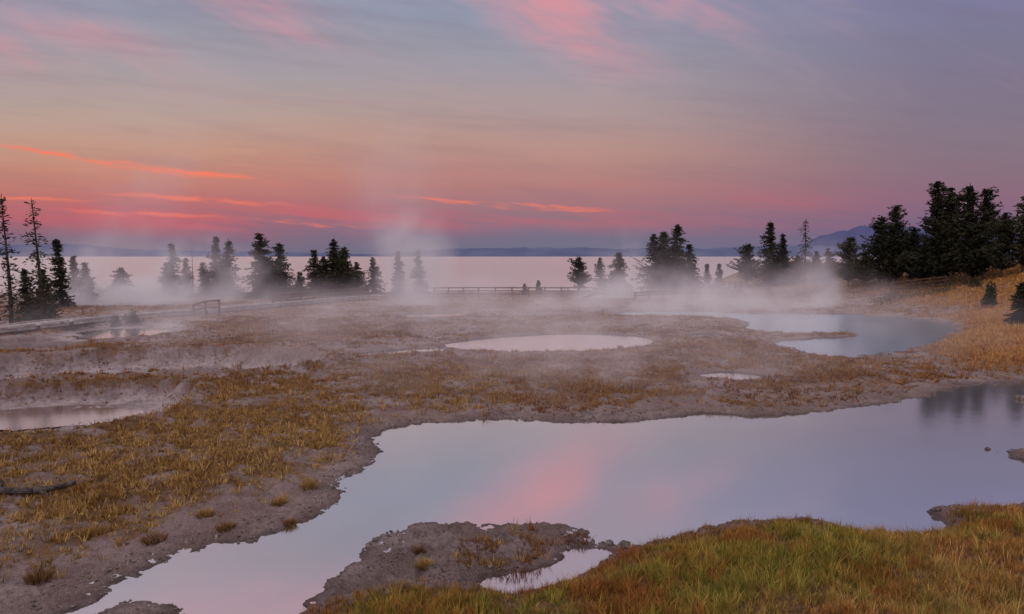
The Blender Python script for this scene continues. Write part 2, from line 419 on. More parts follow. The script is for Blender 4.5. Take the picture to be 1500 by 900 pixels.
# ------------------------------------------------------------------ ground
rr = np.concatenate([np.geomspace(7, 135, 780), np.geomspace(137, 20000, 40)])
aa = np.concatenate([np.linspace(-88, -42, 60, endpoint=False), np.linspace(-42, 42, 900), np.linspace(42, 88, 61)[1:]])*math.pi/180
A, Rr = np.meshgrid(aa, rr)
gx = (np.sin(A)*Rr).ravel(); gy = (np.cos(A)*Rr).ravel()
z, gm, sw, org, spam, kr, per = fields(gx, gy, True)
nr, nc = A.shape
ii = np.arange(nr*nc).reshape(nr, nc)
quads = np.stack([ii[:-1, :-1], ii[:-1, 1:], ii[1:, 1:], ii[1:, :-1]], -1).reshape(-1, 4)[:, ::-1]
me = mesh_np('ground', np.stack([gx, gy, z], 1), [quads], True)
wetv = np.maximum(np.exp(-np.maximum(sw-.02, 0)/.2)*(1-.75*kr), .35*spam)
set_col(me, 'zone', np.stack([gm, wetv, org, kr], 1))
gr = link('ground', me, GROUND)
tag(gr, 'pale mauve clay flats with brown grass patches between the pools', 'ground', kind='structure')
plabels = {'main_pool': 'large still pool curving across the foreground reflecting pink sky',
 'shallow_pool': 'small pink pool between the mud spit and the foreground grass',
 'round_pool': 'bright oval pool in the middle of the clay flats',
 'runoff_pool': 'thin sliver of water running left from the oval pool',
 'steaming_pool': 'wide blue steaming pool below the orange grass slope',
 'small_pool': 'small bright pool in brown grass between the large pool and the steaming pool',
 'pond': 'small pale pool beside the boardwalk and two little bushes',
 'crater_pool': 'pinkish pool lying in the clay crater at the left edge',
 'muddy_pool': 'shallow muddy water at the left edge below the boardwalk',
 'strip_pool': 'narrow strip of water under the tall steam plume',
 'puddle': 'tiny puddle just right of the oval pool'}
WM = {'steaming_pool': SPRING, 'small_pool': CENTREW, 'round_pool': CENTREW, 'crater_pool': CRATER, 'muddy_pool': CRATER, 'shallow_pool': CRATER}
SF = np.stack([s[quads[:, 0]] for s in per], 0); owner = SF.argmin(0)
for i, ((n, poly, lv, amp, bw), s) in enumerate(zip(POOLW, per)):
    qm = (s < .8)[quads].all(1) & (owner == i)
    q = quads[qm]
    if len(q) == 0: continue
    used, inv = np.unique(q, return_inverse=True)
    V = np.stack([gx[used], gy[used], np.full(len(used), lv)], 1)
    o = link(n, mesh_np(n, V, [inv.reshape(-1, 4)], True), WM.get(n, POOL))
    tag(o, plabels[n], 'pool', kind='structure')
lv = np.array([[-20000, 118, -3], [20000, 118, -3], [30000, 24000, -3], [-30000, 24000, -3]], float)
o = link('lake', mesh_np('lake', lv, [np.array([[0, 1, 2, 3]])]), LAKE)
tag(o, 'wide pale pink lake stretching to the far shore behind the trees', 'lake', kind='structure')
def ridge(name, Y, prof, mat, label, dep, rough=.1):
    xs = np.arange(prof[0][0], prof[-1][0]+1, 2.0)
    hp = np.interp(xs, [p[0] for p in prof], [p[1] for p in prof])
    hgt = np.maximum(hp*Y/1000*(1+rough*(fbm(xs*.06, xs*0, 4, 81)-.5)*2)+rough*Y*.004*(fbm(xs*.25, xs*0+4, 3, 85)-.5), -2)
    X = (xs-750)/1000*Y
    n = len(xs); V = []
    for k, (dy, hh) in enumerate([(0, 0), (dep*.3, .75), (dep*.6, 1.0), (dep*1.4, 0)]):
        V.append(np.stack([X*(1+dy/Y), np.full(n, Y+dy), np.maximum(hgt*hh, 0)*(1+.12*(fbm(xs*.1+k*7, xs*0+k, 3, 87)-.5)) - (4 if hh == 0 else 0)-3], 1))
    V = np.concatenate(V)
    fs = []
    for r in range(3):
        a = np.arange(n-1)+r*n
        fs.append(np.stack([a, a+1, a+1+n, a+n], 1))
    o = link(name, mesh_np(name, V, fs, True), mat)
    return tag(o, label, 'hills', kind='structure')
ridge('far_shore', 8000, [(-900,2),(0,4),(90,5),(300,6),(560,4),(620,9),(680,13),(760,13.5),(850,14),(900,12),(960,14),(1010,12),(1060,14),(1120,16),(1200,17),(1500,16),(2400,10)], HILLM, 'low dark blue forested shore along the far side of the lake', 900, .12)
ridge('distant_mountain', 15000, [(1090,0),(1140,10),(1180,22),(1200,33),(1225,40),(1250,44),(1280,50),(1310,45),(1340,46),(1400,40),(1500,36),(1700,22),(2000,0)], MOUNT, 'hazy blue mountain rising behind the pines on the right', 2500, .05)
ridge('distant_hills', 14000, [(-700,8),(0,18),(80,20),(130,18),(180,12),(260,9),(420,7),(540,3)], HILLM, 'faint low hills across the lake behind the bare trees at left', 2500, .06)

# ------------------------------------------------------------------ grass blades
def blades(name, bx, by, bz, h, wid, lean, az, tint, seg2=False):
    n = len(bx)
    faceaz = rng.uniform(0, math.pi, n)
    wx = np.cos(faceaz)*wid*.5; wy = np.sin(faceaz)*wid*.5
    lx = np.cos(az)*lean*h; ly = np.sin(az)*lean*h
    B = np.stack([bx, by, bz], 1)
    S = np.stack([wx, wy, np.zeros(n)], 1)
    L = np.stack([lx, ly, h*np.sqrt(np.maximum(1-lean**2*.6, .2))], 1)
    if seg2:
        mid = B+np.stack([lx*.32, ly*.32, L[:, 2]*.58], 1)
        V = np.stack([B-S, B+S, mid-S*.75, mid+S*.75, B+L], 1).reshape(-1, 3)
        i = np.arange(n)*5
        f1 = np.stack([i, i+1, i+3, i+2], 1); f2 = np.stack([i+2, i+3, i+4], 1)
        me = mesh_np(name, V, [f1, f2]); k = 5
    else:
        V = np.stack([B-S, B+S, B+L], 1).reshape(-1, 3)
        i = np.arange(n)*3
        me = mesh_np(name, V, [np.stack([i, i+1, i+2], 1)]); k = 3
    T = np.concatenate([tint, np.ones((n, 1))], 1)
    set_col(me, 'tint', np.repeat(T, k, 0))
    return me
def palette(t, cols):
    cols = np.array(cols); k = np.clip(t, 0, .9999)*(len(cols)-1)
    i = k.astype(int); f = (k-i)[:, None]
    return cols[i]*(1-f)+cols[i+1]*f
n = 170000
ang = rng.uniform(-42, 42, n)*math.pi/180; r = rng.uniform(11, 118, n)
tx = np.sin(ang)*r; ty = np.cos(ang)*r
tz, tg, tsw, torg, tfg = fields(tx, ty)
keep = (rng.uniform(0, 1, n) < tg*.95) & (tsw > .1) & (tfg < .05) & (tz > -1)
tx, ty, tz, tg, torg, r = tx[keep], ty[keep], tz[keep], tg[keep], torg[keep], r[keep]
nb = 9
m = len(tx); K = np.repeat(np.arange(m), nb)
sz_t = (.4+1.2*rng.uniform(0, 1, m)**2.5)*(1+.5*torg)
spread = .10*sz_t[K]*np.clip(r[K]/30, .8, 2)
a2 = rng.uniform(0, 2*math.pi, m*nb); rad = spread*np.sqrt(rng.uniform(0, 1, m*nb))
bx = tx[K]+np.cos(a2)*rad; by = ty[K]+np.sin(a2)*rad
h = (.11+.11*rng.uniform(0, 1, m*nb))*sz_t[K]
pt = fbm(tx*.35, ty*.35, 3, 91)
near = np.clip((38-r)/16, 0, 1)*(tx < 0)
tA = palette(np.clip(pt*1.2-.1+rng.normal(0, .22, m), 0, 1), [(.15,.064,.030),(.29,.13,.052),(.42,.235,.09),(.19,.09,.042)])
tB = palette(np.clip(pt*1.2-.1+rng.normal(0, .24, m), 0, 1), [(.21,.105,.036),(.41,.24,.08),(.55,.37,.145),(.27,.155,.052)])
tC = palette(np.clip(pt+rng.normal(0, .18, m), 0, 1), [(.36,.155,.048),(.53,.27,.09),(.58,.36,.15)])
T = tA*(1-near[:, None])+tB*near[:, None]
T = T*(1-torg[:, None])+tC*torg[:, None]
T = T[K]*rng.uniform(.6, 1.25, (m*nb, 1))
me = blades('dry_grass', bx, by, tz[K]-.01, h, .010+.0010*r[K], rng.uniform(.15, .8, m*nb), a2, T)
o = link('dry_grass', me, GRASS); tag(o, 'short brown and golden bunchgrass dotted over the clay flats', 'grass', kind='stuff')
# foreground meadow: clumps plus a loose filling
ncl = 19000; NF = 100000
cx_ = rng.uniform(-6, 16, ncl); cy_ = rng.uniform(8.8, 17, ncl)
cs = .3+1.1*rng.uniform(0, 1, ncl)**2.4
kk = rng.integers(16, 34, ncl); KI = np.repeat(np.arange(ncl), kk); nn = len(KI)
a1 = rng.uniform(0, 6.283, nn); q1 = .07*cs[KI]*np.sqrt(rng.uniform(0, 1, nn))
fx = np.concatenate([cx_[KI]+np.cos(a1)*q1, rng.uniform(-6, 16, NF)]); fy = np.concatenate([cy_[KI]+np.sin(a1)*q1, rng.uniform(8.8, 17, NF)])
ch = np.concatenate([cs[KI], rng.uniform(.2, .5, NF)]); caz = np.concatenate([a1, rng.uniform(0, 6.283, NF)])
cj = np.concatenate([rng.normal(0, .22, ncl)[KI], rng.normal(0, .2, NF)]); cb = np.concatenate([rng.uniform(.5, 1.4, ncl)[KI], rng.uniform(.5, 1.0, NF)])
vis = np.abs(fx) < fy*.85+1
fx, fy, ch, caz, cj, cb = fx[vis], fy[vis], ch[vis], caz[vis], cj[vis], cb[vis]
fz, fgr, fsw, fo, ff = fields(fx, fy)
pt = fbm(fx*.6, fy*.6, 3, 101); p2 = fbm(fx*1.7, fy*1.7, 2, 105)
dens = sstep(-.3, .3, ff)*sstep(.02, .2, fsw)*(.4+.6*sstep(.3, .5, p2))
keep = rng.uniform(0, 1, len(fx)) < dens
fx, fy, fz, ff, pt, p2, ch, caz, cj, cb = [q[keep] for q in (fx, fy, fz, ff, pt, p2, ch, caz, cj, cb)]
n = len(fx)
h = (.11+.15*rng.uniform(0, 1, n)**1.5)*(.4+.8*ch)*(.5+.9*p2)*(.75+.45*sstep(0, 1.5, ff))
green = palette(np.clip((pt-.5)*2.2+.5+cj, 0, 1), [(.34,.145,.045),(.43,.30,.07),(.19,.195,.04),(.35,.31,.065),(.48,.31,.09),(.38,.165,.05)])
rust = palette(np.clip(p2+cj*1.4, 0, 1), [(.34,.125,.038),(.51,.25,.08),(.54,.36,.145),(.38,.30,.08)])
w = sstep(0, 3.5, (fx-5.2)*.9+(12.3-fy)*1.3+(pt-.5)*9)[:, None]*.85
edge = (1-sstep(.1, .7, ff))[:, None]*.65
T = green*(1-w)+rust*w
T = T*(1-edge)+np.array([.28,.115,.048])*edge
T = T*rng.uniform(.65, 1.25, (n, 1))*cb[:, None]
me = blades('meadow_grass', fx, fy, fz-.02, h, .006+.007*rng.uniform(0, 1, n), rng.uniform(.1, .75, n), caz+rng.normal(0, .5, n), T, True)
o = link('meadow_grass', me, GRASS); tag(o, 'long green and golden grass on the near bank in the foreground', 'grass', kind='stuff')
def pebble_field(name, n, xr, yr, cond, rad, label):
    x = rng.uniform(*xr, n); y = rng.uniform(*yr, n)
    zz, gg, ss_, oo, f_ = fields(x, y)
    k = cond(x, y, gg, ss_, f_) & (np.abs(x) < y*.85)
    x, y, zz = x[k], y[k], zz[k]; n = len(x)
    base = np.array([[1,0,0],[0,1,0],[-1,0,0],[0,-1,0],[0,0,1],[0,0,-1]], float)
    fcs = np.array([[0,1,4],[1,2,4],[2,3,4],[3,0,4],[1,0,5],[2,1,5],[3,2,5],[0,3,5]])
    s = rad*(.4+rng.uniform(0, 1, n)**3*1.6)
    V = base[None]*s[:, None, None]*rng.uniform(.6, 1.3, (n, 6, 1))*np.array([1, 1, .6])
    V = V+np.stack([x, y, zz+s*.15], 1)[:, None]
    Fc = (fcs[None]+np.arange(n)[:, None, None]*6).reshape(-1, 3)
    o = link(name, mesh_np(name, V.reshape(-1, 3), [Fc]), ROCK); tag(o, label, 'pebbles', kind='stuff')
pebble_field('pebbles', 80000, (-14, 16), (10, 31), lambda x, y, g_, s, f: (s > -.12) & (s < .9) & (g_ < .35) & (f < 0) & (fbm(x*1.3, y*1.3, 2, 121) > .42), .024, 'scattered crumbs of grey stone along the muddy pool edges')
def brush(name, n, xr, yr, hs, label, cond=None):
    x = rng.uniform(*xr, n); y = rng.uniform(*yr, n); zz = fields(x, y)[0]
    k = (zz > -1) & (fbm(x*.15, y*.15, 2, 131) > .42)
    if cond is not None: k &= cond(x, y)
    x, y, zz = x[k], y[k], zz[k]; n = len(x)
    nb_ = 36; K_ = np.repeat(np.arange(n), nb_); N_ = n*nb_
    sz_ = hs*(.4+rng.uniform(0, 1, n)**2)[K_]
    a = rng.uniform(0, 6.28, N_); q = np.sqrt(rng.uniform(0, 1, N_)); hh = rng.uniform(0, 1, N_)*np.sqrt(1-q*q*.9)
    P = np.stack([x[K_]+np.cos(a)*q*sz_*.9, y[K_]+np.sin(a)*q*sz_*.9, zz[K_]+hh*sz_], 1)
    D = rng.normal(0, 1, (N_, 3, 3)); D /= np.linalg.norm(D, axis=2, keepdims=True)
    V = P[:, None]+D*.13
    i = np.arange(N_)*3
    me = mesh_np(name, V.reshape(-1, 3), [np.stack([i, i+1, i+2], 1)])
    c_ = palette(rng.uniform(0, 1, n), [(.03,.034,.022),(.07,.062,.035),(.10,.065,.038)])[K_]
    set_col(me, 'tint', np.repeat(np.concatenate([c_, np.ones((N_, 1))], 1), 3, 0))
    o = link(name, me, GRASS); tag(o, label, 'brush', kind='stuff')
brush('undergrowth', 620, (40, 88), (78, 125), 1.5, 'dark low brush covering the slope under the right pines')
brush('lakeside_brush', 520, (-75, -14), (98, 112), 1.2, 'low dark brush along the lake edge between the left trees')
brush('shore_brush', 140, (8, 36), (100, 114), 1.1, 'low dark brush along the lake edge under the cluster right of centre')

# ------------------------------------------------------------------ beams
class MB:
    def __init__(s): s.V = []; s.Fc = []
    def beam(s, a, b, w, h=None, taper=1.0, sides=4):
        h = h or w
        a = Vector(a); b = Vector(b); d = (b-a).normalized()
        up = Vector((0, 0, 1)) if abs(d.z) < .95 else Vector((0, 1, 0))
        r = d.cross(up).normalized(); q = r.cross(d)
        i = len(s.V)
        for p, k in ((a, 1.0), (b, taper)):
            for j in range(sides):
                t = 2*math.pi*(j+.5)/sides; f = 1/math.cos(math.pi/sides) if sides == 4 else 1
                s.V.append(p+r*(math.cos(t)*w*.5*k*f)+q*(math.sin(t)*h*.5*k*f))
        for j in range(sides):
            s.Fc.append((i+j, i+(j+1) % sides, i+sides+(j+1) % sides, i+sides+j))
        s.Fc.append(tuple(i+j for j in range(sides))[::-1]); s.Fc.append(tuple(i+sides+j for j in range(sides)))
    def tube(s, pts, rads, sides=7):
        for k in range(len(pts)-1):
            s.beam(pts[k], pts[k+1], rads[k]*2, None, rads[k+1]/rads[k], sides)
    def build(s, name, mat, parent=None):
        me = bpy.data.meshes.new(name); me.from_pydata([tuple(v) for v in s.V], [], s.Fc); me.update()
        return link(name, me, mat, parent)

# ------------------------------------------------------------------ trees
U = random.uniform
GL = 'lakeside trees left of the tall steam plume'; GC = 'trees around the broad pine right of centre'; GRT = 'dark trees on the right slope'; GF = 'thin trees at the left edge'
def make_tree(name, px, pyb, pyt, wpx, style, label, group, foli=None):
    x, y, zb = hit(px, pyb)
    dx, dy, dz = ray(px, pyt)
    H = CAMZ+y*dz/dy-zb
    wid = wpx*(1.38 if group == GL else 1.32 if group == GRT else 1.2)*y/1000
    root = empty(name, (x, y, zb-.05), 0)
    tag(root, label, 'bush' if style == 'bush' else 'tree', group)
    tr = MB(); lean = U(-.05, .05)*H
    rb = max(.035, H*.016) if style != 'snag' else max(.05, H*.014)
    axis = lambda t: Vector((lean*t*t+math.sin(t*5)*.006*H, 0, t*H))
    kk = [0, .2, .4, .6, .8, 1.0]
    if style != 'bush': tr.tube([axis(k) for k in kk], [rb*(1-.93*k)+.006 for k in kk])
    else:
        for _ in range(6):
            a = U(0, 6.28); tr.beam((0, 0, 0), (math.cos(a)*wid*.3, math.sin(a)*wid*.3, H*U(.5, .85)), .04, None, .3, 5)
    V = []; Fc = []
    def leaf(p, d, L, Wd):
        d = d.normalized(); s = d.cross(Vector((U(-1, 1), U(-1, 1), U(-1, 1))))
        if s.length < 1e-3: return
        s = s.normalized()*Wd*.5; i = len(V)
        V.extend([p-d*L*.5-s*.6, p-s+d*L*.1, p+d*L*.6, p+s+d*L*.05]); Fc.append((i, i+1, i+2, i+3))
    if style == 'bush':
        for _ in range(420):
            a = U(0, 6.28); e = U(-.1, 1.5); rr_ = U(.5, 1.0)
            lump = .75+.25*math.sin(a*3+e*4)
            p = Vector((math.cos(a)*math.cos(e)*wid*.5*rr_*lump, math.sin(a)*math.cos(e)*wid*.5*rr_*lump, .12*H+math.sin(max(e, 0))*H*.88*rr_*lump))
            leaf(p, Vector((U(-1, 1), U(-1, 1), U(0, 1.5))), .3*max(H, .5)*.5, .12*max(H, .5)*.6)
    else:
        P = dict(spruce=(.03, .72, .25, 0.0), narrow=(.04, .85, .25, .05), sparse=(.06, .60, .35, .42), pine=(.12, .5, -.12, .07), snag=(.3, 1, 0, .2))[style]
        t0, pw, droop, gap = P
        lev = int(24+H*2.6); ls = .17+.022*H
        if style == 'snag': lev = 14
        ph = U(0, 6); ph2 = U(0, 6); lop = U(0, 6.28)
        for i in range(lev):
            t = t0+(1-t0)*(i+U(0, 1.6))/lev
            if t > .985: continue
            q = (t-t0)/(1-t0)
            if style == 'pine':
                pr = min(1, (q/.22+.5))*(1-q**1.7)**.8*(.68+.22*math.sin(q*13+ph)+.18*math.sin(q*31+ph2))+.08
            elif style == 'sparse':
                pr = (1-q)**.55*(.42+.4*math.sin(q*23+ph)**2+.2*math.sin(q*41+ph2))+.09
                if q < .25: pr *= 1.35
            elif style == 'narrow': pr = (1-q)**.85*(.78+.15*math.sin(q*17+ph)+.1*math.sin(q*37+ph2))+.07
            elif style == 'snag': pr = .5*(1-q)+.2
            else: pr = (1-q)**.75*(.82+.14*math.sin(q*15+ph)+.12*math.sin(q*33+ph2))+.06
            for b in range(5 if style in ('sparse', 'snag') else 7):
                if U(0, 1) < gap: continue
                a = U(0, 6.283); L = wid*.5*pr*U(.4, 1.25)*(1+.18*math.cos(a-lop+q*3))
                d = Vector((math.cos(a), math.sin(a), 0)); o = axis(t)
                up = (.45*q if style in ('spruce', 'narrow') else .25) if style != 'sparse' else .05
                up += U(-.15, .15)
                endp = o+d*L+Vector((0, 0, L*(up-droop)))
                tr.beam(o, endp, max(.018, rb*.35*(1-t)), None, .3, 3)
                if style == 'snag' or (style == 'sparse' and U(0, 1) < .25): continue
                ncl = max(2, int(L/(ls*.6)))
                for k in range(ncl):
                    s = (k+U(.2, 1))/ncl
                    p = o.lerp(endp, s)+Vector((U(-1, 1), U(-1, 1), U(-1, 1)))*ls*.3-Vector((0, 0, droop*L*s*s*.4))
                    for _ in range(2 if style == 'sparse' else 3):
                        leaf(p+Vector((U(-1, 1), U(-1, 1), U(-.8, .8)))*ls*.4, d+Vector((U(-.9, .9), U(-.9, .9), U(-.6, .8))), ls*U(.8, 1.6)*(.75 if style == 'sparse' else 1), ls*U(.26, .52)*(.7 if style == 'sparse' else 1))
        if style != 'snag':
            for _ in range(10):
                t = U(.9, 1.0); leaf(axis(t), Vector((U(-.5, .5), U(-.5, .5), 1)), ls*.9, ls*.22)
    tr.build('trunk', DEAD if style == 'snag' else BARK, root)
    if Fc:
        me = bpy.data.meshes.new('crown'); me.from_pydata([tuple(v) for v in V], [], Fc); me.update()
        link('crown', me, foli or (BUSHM if style == 'bush' else (NEEDLE if random.random() < .6 else NEEDLE2)), root)
    return root
T_ = [
 ('spruce_tree',17,482,286,44,'sparse','tall thin half bare spruce at the far left edge beside the boardwalk',GF),
 ('spruce_tree',62,478,289,58,'sparse','tall narrow spruce with bushy dark foot, second from the left edge',GF),
 ('spruce_tree',91,450,349,34,'narrow','mid-height dark spruce just right of the two tall thin spruces',GF),
 ('spruce_tree',110,444,374,26,'narrow','short spruce right of the mid-height dark spruce at left',GF),
 ('spruce_tree',129,444,384,30,'spruce','shortest spruce of the left edge group, next to the mist bank',GF),
 ('spruce_tree',40,470,395,34,'spruce','low dark spruce between the two tall thin spruces at left',GF),
 ('spruce_tree',66,474,395,46,'spruce','bushy low spruce at the foot of the second tall thin spruce',GF),
 ('spruce_tree',178,436,392,40,'spruce','faint squat spruce drowned in the left mist bank',GL),
 ('spruce_tree',255,436,356,30,'narrow','pointed misty spruce left of the dead snag',GL),
 ('spruce_tree',244,436,384,28,'spruce','low misty spruce on the left side of the pointed one',GL),
 ('dead_snag',283,436,360,16,'snag','bare grey dead snag standing between misty spruces',GL),
 ('spruce_tree',274,436,378,24,'narrow','small misty spruce touching the dead snag on its left',GL),
 ('spruce_tree',300,436,384,26,'spruce','small misty spruce just right of the dead snag',GL),
 ('spruce_tree',317,436,347,30,'narrow','taller left spruce of the close pair right of the dead snag',GL),
 ('spruce_tree',334,435,350,32,'narrow','right spruce of the close pair, left of the full dark spruce',GL),
 ('spruce_tree',325,435,378,40,'spruce','low spruce filling the foot of the close pair',GL),
 ('spruce_tree',383,438,341,52,'spruce','full dark spruce, the darkest and broadest left of the steam plume',GL),
 ('spruce_tree',412,436,356,46,'spruce','dark spruce leaning against the right side of the full dark spruce',GL),
 ('spruce_tree',397,436,376,50,'spruce','lower spruce filling the gap inside the dark pair',GL),
 ('spruce_tree',440,434,398,26,'spruce','low spruce between the dark pair and the pointed one',GL),
 ('spruce_tree',463,434,366,34,'spruce','pointed spruce standing alone left of the dense clump',GL),
 ('spruce_tree',476,434,376,36,'spruce','low spruce at the left side of the dense clump',GL),
 ('spruce_tree',489,434,351,42,'spruce','tallest spruce of the dense clump behind the boardwalk rail',GL),
 ('spruce_tree',508,434,360,40,'spruce','middle spruce of the dense clump behind the boardwalk rail',GL),
 ('spruce_tree',499,434,378,50,'spruce','low spruce filling the middle of the dense clump',GL),
 ('spruce_tree',523,434,384,34,'spruce','lowest right spruce of the dense clump behind the boardwalk rail',GL),
 ('spruce_tree',549,434,377,30,'narrow','lone spruce between the dense clump and the steam plume',GL),
 ('spruce_tree',584,434,368,24,'narrow','ghostly spruce on the left inside the steam plume',GL),
 ('spruce_tree',614,432,366,26,'narrow','ghostly spruce on the right inside the steam plume',GL),
 ('pine_sapling',768,432,416,11,'narrow','tiny sapling at the centre fence, left one of two',None),
 ('pine_sapling',788,432,411,12,'narrow','slightly taller tiny sapling at the centre fence, right one of two',None),
 ('pine_tree',848,430,377,38,'pine','hazy rounded tree at the right end of the centre fence',GC),
 ('pine_tree',880,430,377,30,'narrow','hazy pointed tree between the rounded one and the dark one',GC),
 ('pine_tree',907,432,369,42,'spruce','dark bushy tree left of the pine cluster right of centre',GC),
 ('pine_tree',988,430,329,62,'spruce','tallest dark pine of the cluster right of centre',GC),
 ('pine_tree',960,430,343,54,'spruce','dark pine merged into the left flank of the tallest of its cluster',GC),
 ('pine_tree',974,430,338,50,'spruce','dark pine wedged between the two tallest of the cluster right of centre',GC),
 ('pine_tree',1010,430,358,46,'spruce','small pine under the right flank of the cluster right of centre',GC),
 ('pine_tree',978,430,378,80,'pine','low bushy pine at the foot of the cluster right of centre',GC),
 ('pine_sapling',1036,426,386,18,'narrow','left one of two small pointed trees right of the pine cluster',GC),
 ('pine_sapling',1053,426,386,20,'narrow','right one of two small pointed trees right of the pine cluster',GC),
 ('pine_tree',1093,420,358,40,'pine','short full tree at the left foot of the right slope',GRT),
 ('pine_tree',1126,418,323,38,'spruce','tall pointed tree right of the short full tree, on the right slope',GRT),
 ('pine_tree',1148,416,341,30,'narrow','slim tree between two tall ones at the start of the right slope',GRT),
 ('pine_tree',1139,418,372,46,'pine','low dark tree at the feet of the tall pointed tree',GRT),
 ('pine_tree',1178,412,321,38,'sparse','tall tree with see-through crown in front of the hazy mountain',GRT),
 ('pine_tree',1168,416,376,34,'pine','low tree at the foot of the see-through tall tree',GRT),
 ('pine_tree',1196,414,368,26,'spruce','low tree just right of the see-through tall tree',GRT),
 ('pine_tree',1214,414,364,28,'spruce','low pointed tree left of the hazy mountain summit',GRT),
 ('pine_tree',1242,422,348,46,'pine','medium bushy tree below the hazy mountain summit',GRT),
 ('pine_tree',1266,420,368,40,'pine','low bushy tree before the big dark pines',GRT),
 ('pine_tree',1288,424,318,54,'pine','leftmost of the big dark pines on the slope',GRT),
 ('pine_tree',1312,420,301,56,'pine','big dark pine second from the left, taller than its neighbours',GRT),
 ('pine_tree',1302,422,352,62,'pine','low dense pine filling the foot of the two leftmost big pines',GRT),
 ('pine_tree',1334,418,334,46,'pine','lower pine filling the gap before the tallest pines',GRT),
 ('pine_tree',1352,420,356,52,'pine','low pine just left of the tallest dark pine',GRT),
 ('pine_tree',1372,420,266,54,'pine','tallest dark pine on the right slope',GRT),
 ('pine_tree',1392,416,276,48,'pine','tall dark pine close behind the tallest pine on its right',GRT),
 ('pine_tree',1380,418,336,60,'pine','low pine at the foot of the tallest dark pine',GRT),
 ('pine_tree',1413,418,270,50,'pine','tall dark pine in the middle of the tallest row',GRT),
 ('pine_tree',1439,414,275,52,'pine','tall dark pine at the right end of the tallest row',GRT),
 ('pine_tree',1425,414,340,64,'pine','low pine filling the foot of the tallest row at its right end',GRT),
 ('pine_tree',1466,408,312,50,'pine','lower pine between the tallest row and the right edge pine',GRT),
 ('pine_tree',1497,402,287,50,'pine','pine cut by the right edge of the picture on the slope',GRT),
 ('young_conifer',1494,476,412,48,'spruce','low dark young conifer at the right edge on orange grass',None),
 ('shrub',1450,450,411,20,'bush','small upright shrub on the orange slope left of the young conifer',None),
 ('shrub',1428,421,404,22,'bush','low dark shrub at the foot of the tall pines',None),
 ('shrub',170,479,459,16,'bush','small left bush beside the pale pool by the boardwalk',None),
 ('shrub',195,476,452,26,'bush','larger right bush beside the pale pool by the boardwalk',None),
]
for a in T_: make_tree(*a)

# ------------------------------------------------------------------ boardwalk, fences
def poly_path(pts, step):
    P = [Vector(p) for p in pts]; out = [P[0]]; carry = 0
    for a, b in zip(P[:-1], P[1:]):
        L = (b-a).length; d = step-carry
        while d < L: out.append(a.lerp(b, d/L)); d += step
        carry = L-(d-step)
    return out
def deck(name, pix, width, zh, label, cat):
    W0 = [hit(*p) for p in pix]
    pts = [Vector((a, b, max(c_, .05)+zh)) for a, b, c_ in W0]
    root = empty(name, tuple(pts[0]-Vector((0, 0, zh)))); tag(root, label, cat)
    o0 = root.location.copy()
    pp = poly_path(pts, .22); mb = MB()
    for k in range(len(pp)-1):
        d = (pp[k+1]-pp[k]); d.z = 0; d.normalize(); s = Vector((-d.y, d.x, 0))
        c_ = (pp[k]+pp[k+1])/2-o0+Vector((0, 0, U(-.006, .006))); wv_ = width/2+U(-.03, .03)
        mb.beam(c_-s*wv_, c_+s*wv_, .2, .05)
    mb.build('deck', WOOD, root)
    pq = poly_path(pts, 2.4)
    for sd in (-1, 1):
        mb = MB(); mc = MB()
        for k in range(len(pq)-1):
            d = pq[k+1]-pq[k]; d.z = 0; d.normalize(); s = Vector((-d.y, d.x, 0))*sd
            mb.beam(pq[k]+s*(width/2-.06)-o0-Vector((0, 0, .15)), pq[k+1]+s*(width/2-.06)-o0-Vector((0, 0, .15)), .08, .22)
            mc.beam(pq[k]+s*(width/2-.02)-o0+Vector((0, 0, .095)), pq[k+1]+s*(width/2-.02)-o0+Vector((0, 0, .095)), .14, .12)
        mb.build('side_beam', WOOD, root); mc.build('kerb_rail', WOOD, root)
    for k in range(0, len(pq)-1):
        d = pq[k+1]-pq[k]; d.z = 0; d.normalize(); s = Vector((-d.y, d.x, 0))
        for sd in (-1, 1):
            q = pq[k]+s*sd*(width/2-.16)-o0
            mb = MB(); mb.beam(q-Vector((0, 0, zh+.5)), q-Vector((0, 0, .03)), .14); mb.build('support_post', WOODB, root)
deck('boardwalk', [(-70,497),(0,489),(80,480),(150,472),(220,466),(290,461),(350,455),(420,449),(480,443),(560,437)], 2.2, .42, 'grey plank boardwalk winding past the left trees towards the lake', 'boardwalk')
def fence(name, pix, label, hgt=1.1, rails=3, step=2.4, mat=None, lift=0.0, drop=0.0):
    W0 = [hit(*p) for p in pix]
    pts = [Vector(p)+Vector((0, 0, lift)) for p in W0]
    root = empty(name, tuple(pts[0])); tag(root, label, 'fence'); o0 = root.location.copy()
    pp = poly_path(pts, step)
    if (pp[-1]-pts[-1]).length > .5: pp.append(pts[-1])
    for p in pp:
        mb = MB(); q = p-o0; mb.beam(q-Vector((0, 0, .3)), q+Vector((U(-.03, .03), 0, hgt+.06)), .2); mb.build('post', mat or WOODB, root)
    for a, b in zip(pp[:-1], pp[1:]):
        for r_ in range(rails):
            zz = Vector((0, 0, hgt*(1-r_*.36)-.05)); mb = MB()
            mb.beam(a-o0+zz+Vector((0, -.12, 0)), b-o0+zz+Vector((0, -.12, U(-.02, .02))), .05, .18); mb.build('rail', mat or WOODB, root)
fence('wooden_fence', [(400,450),(424,448),(470,444),(540,439)], 'wooden rail fence along the boardwalk below the dense spruce clump', lift=.4, hgt=1.2)
fence('wooden_fence', [(636,434),(700,434),(780,434),(870,434),(925,434)], 'long dark rail fence across the centre in front of the lake', hgt=1.25)
fence('wooden_fence', [(1058,424),(1085,422)], 'short rail fence at the left foot of the right slope', hgt=1.2)
